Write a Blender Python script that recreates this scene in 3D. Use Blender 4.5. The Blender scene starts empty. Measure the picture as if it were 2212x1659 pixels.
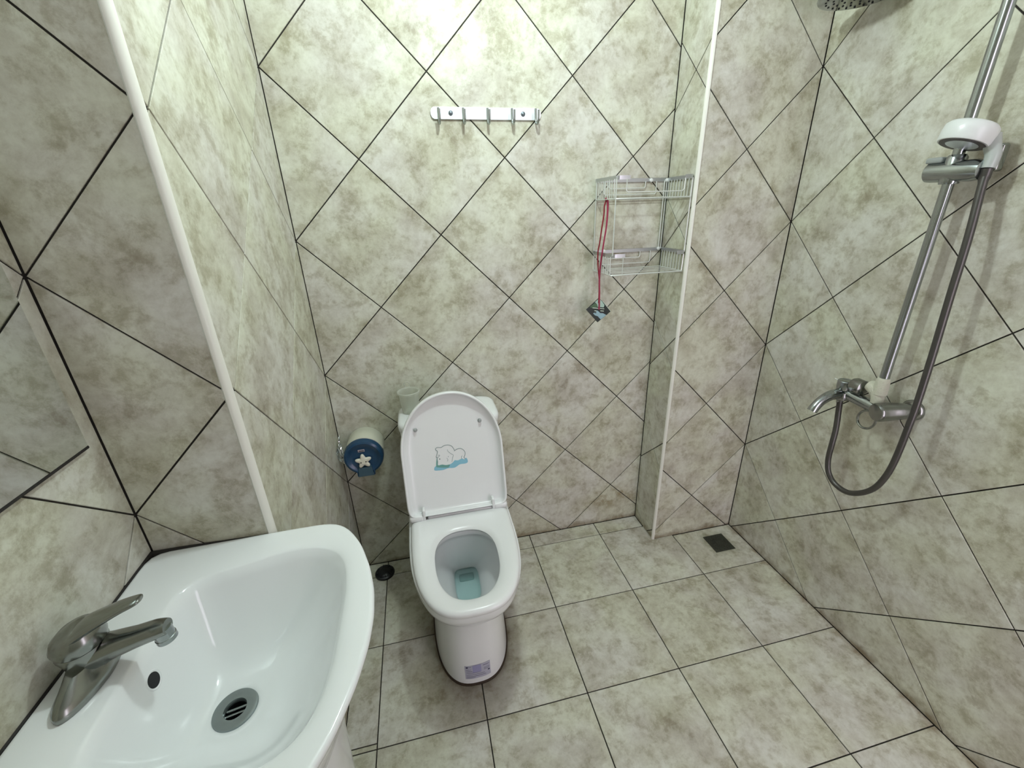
import bpy, bmesh, math, random
from mathutils import Vector, Matrix
PI = math.pi
random.seed(7)
sc = bpy.context.scene
COL = sc.collection

# ------------------------------------------------------------------ camera
CAM = Vector((0.335848, -1.413756, 1.325122))
YAW, PITCH, ROLL, FPX = 0.208509, -0.392641, -0.034036, 910.73
cy_, sy_, cp_, sp_ = math.cos(YAW), math.sin(YAW), math.cos(PITCH), math.sin(PITCH)
fwd = Vector((sy_*cp_, cy_*cp_, sp_)); rgt = Vector((cy_, -sy_, 0)); upv = rgt.cross(fwd)
cr, sr = math.cos(ROLL), math.sin(ROLL)
r2 = rgt*cr + upv*sr; u2 = upv*cr - rgt*sr
cd = bpy.data.cameras.new('camera'); cam = bpy.data.objects.new('camera', cd); COL.objects.link(cam)
m = Matrix(((r2.x, u2.x, -fwd.x, CAM.x), (r2.y, u2.y, -fwd.y, CAM.y), (r2.z, u2.z, -fwd.z, CAM.z), (0, 0, 0, 1)))
cam.matrix_world = m
cd.sensor_fit = 'HORIZONTAL'; cd.sensor_width = 36.0; cd.lens = 36.0*FPX/2212.0
cd.clip_start = 0.01; cd.clip_end = 50
sc.camera = cam

# ------------------------------------------------------------------ world, lights, exposure
W = bpy.data.worlds.new('world'); sc.world = W; W.use_nodes = True
bg = W.node_tree.nodes['Background']
bg.inputs[0].default_value = (0.98, 0.87, 1.0, 1); bg.inputs[1].default_value = 3.7
LAMP = Vector((0.56, -0.585, 1.985))
ld = bpy.data.lights.new('ceiling_bulb_light', 'POINT'); ld.energy = 17.5; ld.shadow_soft_size = 0.035
ld.color = (0.865, 1.0, 0.985)
lo = bpy.data.objects.new('ceiling_bulb_light', ld); lo.location = LAMP; COL.objects.link(lo)
pd = bpy.data.lights.new('doorway_portal', 'AREA'); pd.shape = 'RECTANGLE'; pd.size = 0.50; pd.size_y = 2.0
pd.cycles.is_portal = True
po = bpy.data.objects.new('doorway_portal', pd); po.location = (1.25, -2.04, 1.0); po.rotation_euler = (PI/2, 0, 0)
COL.objects.link(po)
sc.view_settings.view_transform = 'Standard'; sc.view_settings.look = 'None'
sc.view_settings.gamma = 1.0; sc.view_settings.use_curve_mapping = False
sc.view_settings.exposure = 0.12
try:
    sc.cycles.use_denoising = True
    sc.cycles.caustics_reflective = True
    sc.cycles.caustics_refractive = False
    sc.cycles.blur_glossy = 0.6
    sc.cycles.sample_clamp_indirect = 6.0
    sc.cycles.max_bounces = 8; sc.cycles.diffuse_bounces = 3; sc.cycles.glossy_bounces = 4
    sc.cycles.use_adaptive_sampling = True; sc.cycles.adaptive_threshold = 0.06; sc.cycles.adaptive_min_samples = 16
    sc.cycles.transparent_max_bounces = 16
except Exception:
    pass

# ------------------------------------------------------------------ room measures
D = 0.3*math.sqrt(2); XR = 1.5649; CX = 1.1937; CY = -0.1570; L1 = 0.6581; XL = -D/2; Z0 = 1.68243
YF = -1.95; CEIL = 2.25

# ------------------------------------------------------------------ material helpers
def newmat(name):
    mt = bpy.data.materials.new(name); mt.use_nodes = True
    nt = mt.node_tree; nt.nodes.clear()
    out = nt.nodes.new('ShaderNodeOutputMaterial'); b = nt.nodes.new('ShaderNodeBsdfPrincipled')
    nt.links.new(b.outputs[0], out.inputs[0])
    return mt, nt, b, out
def N(nt, t, **k):
    n = nt.nodes.new(t)
    for a, v in k.items(): setattr(n, a, v)
    return n
def ramp(nt, src, stops):
    r = N(nt, 'ShaderNodeValToRGB'); e = r.color_ramp.elements
    while len(e) < len(stops): e.new(0.5)
    for el, (p, c) in zip(e, stops):
        el.position = p; el.color = (c[0], c[1], c[2], 1) if not isinstance(c, (int, float)) else (c, c, c, 1)
    nt.links.new(src, r.inputs[0]); return r.outputs[0]
def noise(nt, vec, scale, detail=4, rough=0.55, dist=0.0):
    n = N(nt, 'ShaderNodeTexNoise'); n.inputs['Scale'].default_value = scale; n.inputs['Detail'].default_value = detail
    n.inputs['Roughness'].default_value = rough; n.inputs['Distortion'].default_value = dist
    nt.links.new(vec, n.inputs['Vector']); return n.outputs[0]
def math_(nt, op, a, b=None, c=None, clamp=False):
    n = N(nt, 'ShaderNodeMath', operation=op); n.use_clamp = clamp
    for i, v in enumerate((a, b, c)):
        if v is None: continue
        if isinstance(v, (int, float)): n.inputs[i].default_value = v
        else: nt.links.new(v, n.inputs[i])
    return n.outputs[0]
def mixc(nt, fac, a, b, mode='MIX'):
    n = N(nt, 'ShaderNodeMix', data_type='RGBA', blend_type=mode)
    for i, v in ((0, fac), (6, a), (7, b)):
        if isinstance(v, (int, float)): n.inputs[i].default_value = v
        elif isinstance(v, tuple): n.inputs[i].default_value = (v[0], v[1], v[2], 1)
        else: nt.links.new(v, n.inputs[i])
    return n.outputs[2]
def simple(name, col, rough=0.5, metal=0.0, spec=0.5, bump=0.0, bscale=80, var=0.0, coat=0.0):
    mt, nt, b, out = newmat(name)
    b.inputs['Base Color'].default_value = (col[0], col[1], col[2], 1)
    b.inputs['Roughness'].default_value = rough; b.inputs['Metallic'].default_value = metal
    b.inputs['Specular IOR Level'].default_value = spec; b.inputs['Coat Weight'].default_value = coat
    g = N(nt, 'ShaderNodeNewGeometry')
    if var:
        f = noise(nt, g.outputs['Position'], bscale, 4)
        c = mixc(nt, f, tuple(x*(1-var) for x in col), tuple(min(1, x*(1+var)) for x in col))
        nt.links.new(c, b.inputs['Base Color'])
    if bump:
        f = noise(nt, g.outputs['Position'], bscale, 3); bn = N(nt, 'ShaderNodeBump')
        bn.inputs['Strength'].default_value = bump; bn.inputs['Distance'].default_value = 0.002
        nt.links.new(f, bn.inputs['Height']); nt.links.new(bn.outputs[0], b.inputs['Normal'])
    return mt

def tile_mat(name, floor=False):
    mt, nt, b, out = newmat(name)
    g = N(nt, 'ShaderNodeNewGeometry'); oi = N(nt, 'ShaderNodeObjectInfo')
    off = N(nt, 'ShaderNodeVectorMath', operation='SCALE'); off.inputs[0].default_value = (17.3, 9.1, 23.7)
    nt.links.new(oi.outputs['Random'], off.inputs['Scale'])
    add = N(nt, 'ShaderNodeVectorMath', operation='ADD')
    nt.links.new(g.outputs['Position'], add.inputs[0]); nt.links.new(off.outputs[0], add.inputs[1])
    v = add.outputs[0]
    n1 = noise(nt, v, 7.0, 8, 0.70, 0.35)
    n2 = noise(nt, v, 16.0, 8, 0.72, 0.25)
    n3 = noise(nt, v, 60.0, 4, 0.7, 0.3)
    n4 = noise(nt, v, 5.0, 2, 0.5, 0.2)
    c = ramp(nt, n1, [(0.28, (0.47, 0.445, 0.375)), (0.42, (0.60, 0.585, 0.505)), (0.53, (0.70, 0.70, 0.625)), (0.70, (0.77, 0.785, 0.715))])
    c2 = ramp(nt, n2, [(0.33, (0.74, 0.715, 0.665)), (0.43, (0.89, 0.88, 0.855)), (0.55, (1.0, 1.0, 1.0)), (0.72, (1.06, 1.07, 1.08))])
    c = mixc(nt, 0.85, c, c2, 'MULTIPLY')
    c3 = ramp(nt, n3, [(0.36, (0.90, 0.89, 0.87)), (0.55, (1.0, 1.0, 1.0)), (0.7, (1.05, 1.05, 1.05))])
    c = mixc(nt, 0.8, c, c3, 'MULTIPLY')
    n5 = noise(nt, v, 30.0, 8, 0.78, 0.2)
    sp = math_(nt, 'ADD', n5, math_(nt, 'MULTIPLY', math_(nt, 'SUBTRACT', n2, 0.5), 0.9))
    c5 = ramp(nt, sp, [(0.36, (0.80, 0.775, 0.72)), (0.44, (0.92, 0.91, 0.885)), (0.50, (1.0, 1.0, 1.0))])
    c = mixc(nt, 0.85, c, c5, 'MULTIPLY')
    c = mixc(nt, 1.0, c, (0.90, 0.895, 0.885), 'MULTIPLY')
    hue = ramp(nt, n4, [(0.38, (1.0, 0.985, 1.0)), (0.62, (0.99, 1.0, 0.92))])
    c = mixc(nt, 1.0, c, hue, 'MULTIPLY')
    sx = N(nt, 'ShaderNodeSeparateXYZ'); nt.links.new(g.outputs['Position'], sx.inputs[0])
    nd = noise(nt, g.outputs['Position'], 22.0, 5, 0.6)
    if floor:
        # brown stain round the toilet foot, its wide halo also painting in soft shadow
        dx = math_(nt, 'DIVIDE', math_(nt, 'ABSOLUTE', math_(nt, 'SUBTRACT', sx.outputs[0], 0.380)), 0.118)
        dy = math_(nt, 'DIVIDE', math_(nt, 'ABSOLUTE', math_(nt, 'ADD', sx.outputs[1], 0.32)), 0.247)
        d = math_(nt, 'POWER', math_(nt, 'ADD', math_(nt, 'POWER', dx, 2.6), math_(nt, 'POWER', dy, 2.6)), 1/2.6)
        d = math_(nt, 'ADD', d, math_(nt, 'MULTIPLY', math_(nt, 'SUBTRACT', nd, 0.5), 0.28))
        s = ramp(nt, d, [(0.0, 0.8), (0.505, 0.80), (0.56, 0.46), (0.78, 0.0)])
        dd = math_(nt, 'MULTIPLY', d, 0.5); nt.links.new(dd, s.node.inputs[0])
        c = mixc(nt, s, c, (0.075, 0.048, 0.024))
        # rusty seam along the right wall and round the square drain
        w1 = math_(nt, 'SUBTRACT', XR, sx.outputs[0])
        w1 = math_(nt, 'ADD', math_(nt, 'MULTIPLY', w1, 9.0), nd)
        s2 = ramp(nt, w1, [(0.45, 0.6), (0.70, 0.0)])
        c = mixc(nt, s2, c, (0.20, 0.125, 0.05))
        ax = math_(nt, 'ABSOLUTE', math_(nt, 'SUBTRACT', sx.outputs[0], 1.45)); ay = math_(nt, 'ABSOLUTE', math_(nt, 'ADD', sx.outputs[1], 0.246))
        w2 = math_(nt, 'ADD', math_(nt, 'MULTIPLY', math_(nt, 'MAXIMUM', ax, ay), 7.0), math_(nt, 'MULTIPLY', nd, 0.5))
        s3 = ramp(nt, w2, [(0.56, 0.45), (0.74, 0.0)])
        c = mixc(nt, s3, c, (0.17, 0.16, 0.09))
    else:
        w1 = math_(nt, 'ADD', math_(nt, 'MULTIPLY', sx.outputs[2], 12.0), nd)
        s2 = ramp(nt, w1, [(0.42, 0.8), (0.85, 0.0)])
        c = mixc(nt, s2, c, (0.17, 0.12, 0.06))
        # brownish wear blotch low on the back wall by the column
        px = math_(nt, 'DIVIDE', math_(nt, 'SUBTRACT', sx.outputs[0], 1.07), 0.16)
        pz = math_(nt, 'DIVIDE', math_(nt, 'SUBTRACT', sx.outputs[2], 0.13), 0.07)
        q = math_(nt, 'ADD', math_(nt, 'POWER', math_(nt, 'ABSOLUTE', px), 2), math_(nt, 'POWER', math_(nt, 'ABSOLUTE', pz), 2))
        yb = math_(nt, 'GREATER_THAN', sx.outputs[1], -0.02)
        q = math_(nt, 'MULTIPLY', math_(nt, 'SUBTRACT', 1.0, q, clamp=True), yb)
        q = math_(nt, 'MULTIPLY', q, ramp(nt, nd, [(0.42, 0.0), (0.62, 0.75)]))
        c = mixc(nt, q, c, (0.24, 0.17, 0.07))
    nt.links.new(c, b.inputs['Base Color'])
    rr = ramp(nt, n2, [(0.3, 0.50), (0.7, 0.38)]); nt.links.new(rr, b.inputs['Roughness'])
    b.inputs['Specular IOR Level'].default_value = 0.33
    bn = N(nt, 'ShaderNodeBump'); bn.inputs['Strength'].default_value = 0.12; bn.inputs['Distance'].default_value = 0.002
    nt.links.new(n2, bn.inputs['Height']); nt.links.new(bn.outputs[0], b.inputs['Normal'])
    return mt

def clear_mat(name, tint=(0.95, 0.98, 0.98), diff=0.1, dcol=(0.9, 0.95, 0.93), rough=0.08, gl=0.25):
    mt = bpy.data.materials.new(name); mt.use_nodes = True; nt = mt.node_tree; nt.nodes.clear()
    out = N(nt, 'ShaderNodeOutputMaterial'); tr = N(nt, 'ShaderNodeBsdfTransparent'); tr.inputs[0].default_value = (*tint, 1)
    g = N(nt, 'ShaderNodeBsdfGlossy'); g.inputs['Roughness'].default_value = rough; g.inputs[0].default_value = (1, 1, 1, 1)
    lw = N(nt, 'ShaderNodeLayerWeight'); lw.inputs[0].default_value = gl
    m1 = N(nt, 'ShaderNodeMixShader'); nt.links.new(lw.outputs['Fresnel'], m1.inputs[0])
    nt.links.new(tr.outputs[0], m1.inputs[1]); nt.links.new(g.outputs[0], m1.inputs[2])
    d = N(nt, 'ShaderNodeBsdfDiffuse'); d.inputs[0].default_value = (*dcol, 1)
    t2 = N(nt, 'ShaderNodeBsdfTranslucent'); t2.inputs[0].default_value = (*dcol, 1)
    ad = N(nt, 'ShaderNodeMixShader'); ad.inputs[0].default_value = 0.5
    nt.links.new(d.outputs[0], ad.inputs[1]); nt.links.new(t2.outputs[0], ad.inputs[2])
    m2 = N(nt, 'ShaderNodeMixShader'); m2.inputs[0].default_value = diff
    nt.links.new(m1.outputs[0], m2.inputs[1]); nt.links.new(ad.outputs[0], m2.inputs[2]); nt.links.new(m2.outputs[0], out.inputs[0])
    return mt

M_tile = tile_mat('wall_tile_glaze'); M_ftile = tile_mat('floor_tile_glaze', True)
M_grout = simple('dark_grout', (0.022, 0.019, 0.014), 0.85, bump=0.3, var=0.4, bscale=60)
M_plain = simple('painted_wall', (0.52, 0.50, 0.43), 0.6, var=0.05, bscale=5)
M_ceil = simple('ceiling_panel', (0.72, 0.74, 0.72), 0.6, bump=0.1)
M_pvc = simple('cream_pvc', (0.80, 0.79, 0.72), 0.35, bump=0.05)
M_cer = simple('white_ceramic', (0.84, 0.86, 0.865), 0.10, spec=0.55, coat=0.2)
M_cer_t = simple('toilet_ceramic', (0.86, 0.875, 0.88), 0.13, spec=0.5)
M_seat = simple('seat_plastic', (0.84, 0.85, 0.85), 0.24, spec=0.5, bump=0.02, bscale=300)
M_chrome = simple('dull_chrome', (0.29, 0.30, 0.285), 0.22, 1.0, bump=0.05, var=0.12, bscale=60)
M_chrome2 = simple('bright_chrome', (0.37, 0.395, 0.40), 0.17, 1.0, bump=0.03, var=0.1, bscale=40)
M_steel = simple('satin_steel', (0.52, 0.54, 0.55), 0.34, 0.9)
M_steelw = simple('pale_brushed_aluminium', (0.80, 0.86, 0.88), 0.38, 0.75)
M_wire = simple('chromed_wire', (0.74, 0.77, 0.74), 0.30, 0.45)
M_black = simple('black_void', (0.004, 0.004, 0.006), 0.6)
M_seal = simple('mouldy_sealant', (0.012, 0.009, 0.008), 0.6, bump=0.4, bscale=200)
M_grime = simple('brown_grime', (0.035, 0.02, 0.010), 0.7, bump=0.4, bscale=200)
M_hose = simple('braided_hose', (0.10, 0.095, 0.09), 0.35, 0.7)
M_tape = simple('white_thread_tape', (0.66, 0.65, 0.54), 0.8, bump=1.0, bscale=350)
M_white_pl = simple('white_plastic', (0.74, 0.76, 0.75), 0.28)
M_grey_pl = simple('grey_plastic', (0.33, 0.35, 0.34), 0.35)
M_darkring = simple('dark_rubber_ring', (0.07, 0.06, 0.06), 0.4)
M_screw = simple('dull_screw_metal', (0.20, 0.23, 0.26), 0.4, 0.8)
M_hook = simple('hook_steel', (0.42, 0.45, 0.45), 0.25, 0.95)
M_handle = simple('cloudy_plastic', (0.45, 0.48, 0.46), 0.25)
M_navy = simple('navy_plastic', (0.014, 0.058, 0.125), 0.22, var=0.15, bscale=6)
M_teal = simple('smoky_teal_plastic', (0.055, 0.11, 0.15), 0.2)
M_cream = simple('cream_plastic', (0.70, 0.70, 0.58), 0.4)
M_star = simple('ivory_plastic', (0.82, 0.80, 0.66), 0.35)
M_blackpl = simple('black_plastic', (0.012, 0.014, 0.016), 0.3)
M_pink = simple('pink_print', (0.42, 0.36, 0.40), 0.5)
M_ink = simple('grey_ink', (0.24, 0.31, 0.31), 0.5)
M_blueink = simple('sky_blue_ink', (0.25, 0.53, 0.66), 0.4)
M_greenink = simple('sea_green_ink', (0.16, 0.37, 0.33), 0.4)
M_red = simple('crimson_cord', (0.24, 0.008, 0.022), 0.7, bump=0.6, bscale=500)
M_rose = simple('rose_cord', (0.33, 0.03, 0.075), 0.7, bump=0.6, bscale=500)
M_card = simple('dark_green_card', (0.012, 0.022, 0.018), 0.25)
M_cardw = simple('card_white_print', (0.62, 0.72, 0.62), 0.3)
M_cardb = simple('card_blue_print', (0.30, 0.46, 0.52), 0.3)
M_cardg = simple('card_green_print', (0.06, 0.13, 0.06), 0.3)
M_cards = simple('card_pale_print', (0.40, 0.56, 0.48), 0.3)
M_stick = simple('sticker_paper', (0.50, 0.50, 0.60), 0.5)
M_stickl = simple('sticker_lilac', (0.36, 0.35, 0.56), 0.5)
M_stickt = simple('sticker_grey_text', (0.27, 0.27, 0.36), 0.5)
M_navyink = simple('navy_ink', (0.012, 0.008, 0.06), 0.5)
M_water = clear_mat('toilet_water', (0.90, 0.98, 0.975), 0.06, (0.65, 0.88, 0.86), 0.03, 0.3)
M_cup = clear_mat('milky_plastic', (0.95, 0.97, 0.95), 0.40, (0.92, 0.93, 0.86), 0.2, 0.3)
M_bag = clear_mat('clear_film', (0.90, 0.95, 0.97), 0.12, (0.7, 0.85, 0.9), 0.06, 0.45)
M_mirror = simple('mirror_silver', (0.86, 0.90, 0.89), 0.015, 1.0)
M_drainm = simple('mossy_drain_metal', (0.038, 0.040, 0.028), 0.6, 0.2, bump=1.0, bscale=220, var=0.6)
M_ringm = simple('matt_grey_metal', (0.30, 0.34, 0.34), 0.42, 0.9, var=0.1, bscale=60)

# ------------------------------------------------------------------ object helpers
def mesh_obj(name, verts, faces, mat, parent=None, smooth=True, angle=40):
    me = bpy.data.meshes.new(name); me.from_pydata([tuple(v) for v in verts], [], faces)
    bm = bmesh.new(); bm.from_mesh(me); bmesh.ops.recalc_face_normals(bm, faces=bm.faces)
    bm.to_mesh(me); bm.free()
    if smooth:
        me.shade_smooth()
        if angle is not None: me.set_sharp_from_angle(angle=math.radians(angle))
    me.materials.append(mat)
    o = bpy.data.objects.new(name, me); COL.objects.link(o)
    if parent: o.parent = parent; o.matrix_parent_inverse = Matrix.Translation(-Vector(ORG.get(parent.name, (0, 0, 0))))
    return o
ORG = {}
def thing(name, label, cat, loc, group=None):
    o = bpy.data.objects.new(name, None); o.empty_display_size = 0.05; o.location = loc; COL.objects.link(o)
    ORG[o.name] = tuple(loc); o['label'] = label; o['category'] = cat
    if group: o['group'] = group
    return o
class MB:
    def __init__(s): s.v = []; s.f = []
    def add(s, v, f):
        n = len(s.v); s.v += [Vector(x) for x in v]; s.f += [[i+n for i in q] for q in f]; return s
    def box(s, a, b):
        x0, y0, z0 = a; x1, y1, z1 = b
        return s.add([(x0, y0, z0), (x1, y0, z0), (x1, y1, z0), (x0, y1, z0), (x0, y0, z1), (x1, y0, z1), (x1, y1, z1), (x0, y1, z1)],
                     [(0, 3, 2, 1), (4, 5, 6, 7), (0, 1, 5, 4), (1, 2, 6, 5), (2, 3, 7, 6), (3, 0, 4, 7)])
    def rbox(s, c, size, bev=0.002, seg=2, rot=None):
        bm = bmesh.new(); bmesh.ops.create_cube(bm, size=1.0)
        bmesh.ops.scale(bm, vec=size, verts=bm.verts)
        bmesh.ops.bevel(bm, geom=list(bm.edges), offset=bev, segments=seg, profile=0.5, affect='EDGES')
        if rot is not None: bmesh.ops.transform(bm, matrix=rot.to_4x4(), verts=bm.verts)
        bm.verts.ensure_lookup_table(); v = [x.co + Vector(c) for x in bm.verts]; f = [[q.index for q in p.verts] for p in bm.faces]
        bm.free(); return s.add(v, f)
    def loft(s, rings, cap0=True, cap1=True, loop=False):
        n = len(rings[0]); v = [p for r in rings for p in r]; f = []
        R = len(rings)
        for i in range(R if loop else R-1):
            for j in range(n):
                a = i*n+j; b = i*n+(j+1) % n; i2 = (i+1) % R
                f.append((a, b, i2*n+(j+1) % n, i2*n+j))
        if cap0: f.append(tuple(range(n))[::-1])
        if cap1: f.append(tuple((R-1)*n+j for j in range(n)))
        return s.add(v, f)
    def lathe(s, o, axis, prof, n=24, cap0=True, cap1=True, ref=None):
        a = Vector(axis).normalized(); x = a.orthogonal().normalized() if ref is None else (Vector(ref)-a*a.dot(Vector(ref))).normalized(); y = a.cross(x)
        rings = [[Vector(o)+a*h+(x*math.cos(2*PI*k/n)+y*math.sin(2*PI*k/n))*r for k in range(n)] for r, h in prof]
        return s.loft(rings, cap0, cap1)
    def tube(s, pts, r, n=10, smooth=0, flat=None, up=None, caps=True):
        P = [Vector(p) for p in pts]
        Rr = list(r) if isinstance(r, (list, tuple)) else [r]*len(P)
        if smooth and len(P) > 2:
            Q = []; S = []
            for i in range(len(P)-1):
                p0 = P[max(i-1, 0)]; p1 = P[i]; p2 = P[i+1]; p3 = P[min(i+2, len(P)-1)]
                for k in range(smooth):
                    t = k/smooth
                    Q.append(0.5*((2*p1)+(p2-p0)*t+(2*p0-5*p1+4*p2-p3)*t*t+(3*p1-p0-3*p2+p3)*t**3)); S.append(Rr[i]*(1-t)+Rr[i+1]*t)
            Q.append(P[-1]); S.append(Rr[-1]); P, Rr = Q, S
        T = [(P[min(i+1, len(P)-1)]-P[max(i-1, 0)]).normalized() for i in range(len(P))]
        x = (Vector(up)-T[0]*T[0].dot(Vector(up))).normalized() if up is not None else T[0].orthogonal().normalized()
        rings = []
        for p, t, rr in zip(P, T, Rr):
            x = (x-t*t.dot(x)).normalized(); y = t.cross(x)
            fx = 1.0 if flat is None else flat
            rings.append([p+x*math.cos(2*PI*k/n)*rr*fx+y*math.sin(2*PI*k/n)*rr for k in range(n)])
        return s.loft(rings, caps, caps)
    def obj(s, name, mat, parent=None, smooth=True, angle=40): return mesh_obj(name, s.v, s.f, mat, parent, smooth, angle)
def mark(o, **k):
    for a, b in k.items(): o[a] = b
    return o

# ------------------------------------------------------------------ tiled surfaces
def clip(poly, lo, hi):
    for ax, val, sg in ((0, lo[0], 1), (0, hi[0], -1), (1, lo[1], 1), (1, hi[1], -1)):
        out = []
        for i in range(len(poly)):
            a, b = poly[i], poly[(i+1) % len(poly)]
            da, db = (a[ax]-val)*sg, (b[ax]-val)*sg
            if da >= 0: out.append(a)
            if (da > 0) != (db > 0) and da != db:
                t = da/(da-db); out.append((a[0]+(b[0]-a[0])*t, a[1]+(b[1]-a[1])*t))
        poly = []
        for p in out:
            if not poly or math.hypot(p[0]-poly[-1][0], p[1]-poly[-1][1]) > 1e-5: poly.append(p)
        if len(poly) > 1 and math.hypot(poly[0][0]-poly[-1][0], poly[0][1]-poly[-1][1]) < 1e-5: poly.pop()
        if len(poly) < 3: return []
    return poly
def inset(poly, d):
    n = len(poly); A = sum(poly[i][0]*poly[(i+1) % n][1]-poly[(i+1) % n][0]*poly[i][1] for i in range(n))/2
    if A < 0: poly = poly[::-1]
    out = []
    for i in range(n):
        p0, p1, p2 = poly[i-1], poly[i], poly[(i+1) % n]
        e1 = Vector((p1[0]-p0[0], p1[1]-p0[1])).normalized(); e2 = Vector((p2[0]-p1[0], p2[1]-p1[1])).normalized()
        n1 = Vector((-e1.y, e1.x)); n2 = Vector((-e2.y, e2.x)); b = n1+n2
        if b.length < 1e-6: return []
        b.normalize(); k = d/max(0.25, b.dot(n1)); out.append((p1[0]+b.x*k, p1[1]+b.y*k))
    A2 = sum(out[i][0]*out[(i+1) % n][1]-out[(i+1) % n][0]*out[i][1] for i in range(n))/2
    return out if A2 > 1e-6 and min(math.hypot(out[i][0]-out[i-1][0], out[i][1]-out[i-1][1]) for i in range(n)) > 1e-4 else []
def add_tile(parent, poly, o, u, v, nrm, mat, joint=0.0016, th=0.0028):
    p0 = inset(poly, joint)
    if not p0: return
    A = sum(p0[i][0]*p0[(i+1) % len(p0)][1]-p0[(i+1) % len(p0)][0]*p0[i][1] for i in range(len(p0)))/2
    if A < 1.5e-4: return
    p1 = inset(p0, 0.0007) or p0
    cx = sum(p[0] for p in p0)/len(p0); cyy = sum(p[1] for p in p0)/len(p0)
    lift = random.uniform(-0.00025, 0.00025)
    cen = o+u*cx+v*cyy
    P = lambda p, h: u*(p[0]-cx)+v*(p[1]-cyy)+nrm*h
    n = len(p0); V = [P(p, -th) for p in p0]+[P(p, -0.0006+lift) for p in p0]+[P(p, lift) for p in p1]
    F = [tuple(2*n+i for i in range(n))]
    for k in (0, 1):
        for i in range(n):
            j = (i+1) % n; F.append((k*n+i, k*n+j, (k+1)*n+j, (k+1)*n+i))
    me = bpy.data.meshes.new('tile'); me.from_pydata([tuple(x) for x in V], [], F)
    if u.cross(v).dot(nrm) < 0: me.flip_normals()
    me.materials.append(mat)
    t = bpy.data.objects.new('tile', me); COL.objects.link(t); t.location = cen; t.parent = parent
def diamonds(parent, o, u, v, nrm, size, a0, r0, mat):
    """o: origin of the (u,v) rectangle, size: (su,sv); a0: diagonal-grid coordinate at u=0, r0: grid row at v=0 (rows count along v)."""
    su, sv = size
    i0 = int(math.floor(a0))-1; i1 = int(math.ceil(a0+su/D))+1
    j0 = int(math.floor(r0))-1; j1 = int(math.ceil(r0+sv/D))+1
    h = D/2
    for i in range(2*i0, 2*i1+1):
        for j in range(2*j0, 2*j1+1):
            if (i+j) % 2 == 0: continue
            cx = (i/2-a0)*D; c2 = (j/2-r0)*D
            poly = clip([(cx-h, c2), (cx, c2-h), (cx+h, c2), (cx, c2+h)], (0, 0), (su, sv))
            if poly: add_tile(parent, poly, o, u, v, nrm, mat)
X = Vector((1, 0, 0)); Y = Vector((0, 1, 0)); Z = Vector((0, 0, 1))
BACK = 0.0024
TR1, TR2 = 0.0062, 0.0046
def wall(name, boxes, mat=None):
    mb = MB()
    for a, b in boxes: mb.box(a, b)
    o = mb.obj(name, mat or M_grout, smooth=False); o['kind'] = 'structure'; return o
rz = (Z0 % D)/D   # rows: z = Z0 - r*D  -> row coordinate along +z at z=0 is -Z0/D
R0 = -Z0/D
HT = CEIL
wb = wall('wall_back', [((-0.30, BACK, -0.05), (XR+0.2, 0.12, HT))])
diamonds(wb, Vector((0, 0, 0)), X, Z, -Y, (CX, HT), 0.0, R0, M_tile)
wc = wall('wall_column', [((CX+BACK, CY+BACK, -0.05), (XR+0.12, BACK, HT))])
diamonds(wc, Vector((CX+TR2, CY, 0)), X, Z, -Y, (XR-CX-TR2, HT), (CX+TR2-XR)/D, R0, M_tile)
diamonds(wc, Vector((CX, 0, 0)), -Y, Z, -X, (-CY-TR2, HT), -0.21, R0, M_tile)
wr = wall('wall_right', [((XR+BACK, YF-0.1, -0.05), (XR+0.12, CY+BACK, HT))])
diamonds(wr, Vector((XR, CY, 0)), -Y, Z, -X, (CY-YF, HT), 0.0, R0, M_tile)
wn = wall('wall_recess', [((XL-0.10, -L1+BACK, -0.05), (-BACK, BACK, HT))])
diamonds(wn, Vector((0, 0, 0)), -Y, Z, X, (L1-TR1, HT), 0.0, R0, M_tile)
diamonds(wn, Vector((XL, -L1, 0)), X, Z, -Y, (-XL-TR1, HT), 0.0, R0, M_tile)
wl = wall('wall_left', [((XL-0.10, YF-0.1, -0.05), (XL-BACK, -L1+BACK, HT))])
diamonds(wl, Vector((XL, -L1, 0)), -Y, Z, X, (-L1-YF, HT), 0.0, R0, M_tile)
wf = wall('wall_front', [((XL-0.1, YF-0.1, -0.05), (1.00, YF, HT)), ((1.50, YF-0.1, -0.05), (XR+0.12, YF, HT)), ((1.00, YF-0.1, 2.0), (1.50, YF, HT))], M_plain)  # door gap out of view, narrowed and shifted to shape the fill light
ce = wall('ceiling', [((XL-0.1, YF-0.1, CEIL), (XR+0.12, 0.12, CEIL+0.08))], M_ceil)
fl = wall('floor', [((XL-0.1, YF-0.6, -0.06), (XR+0.12, 0.12, -BACK))])
FX0, FY0, S = 0.0891, -0.0722, 0.3
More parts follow.
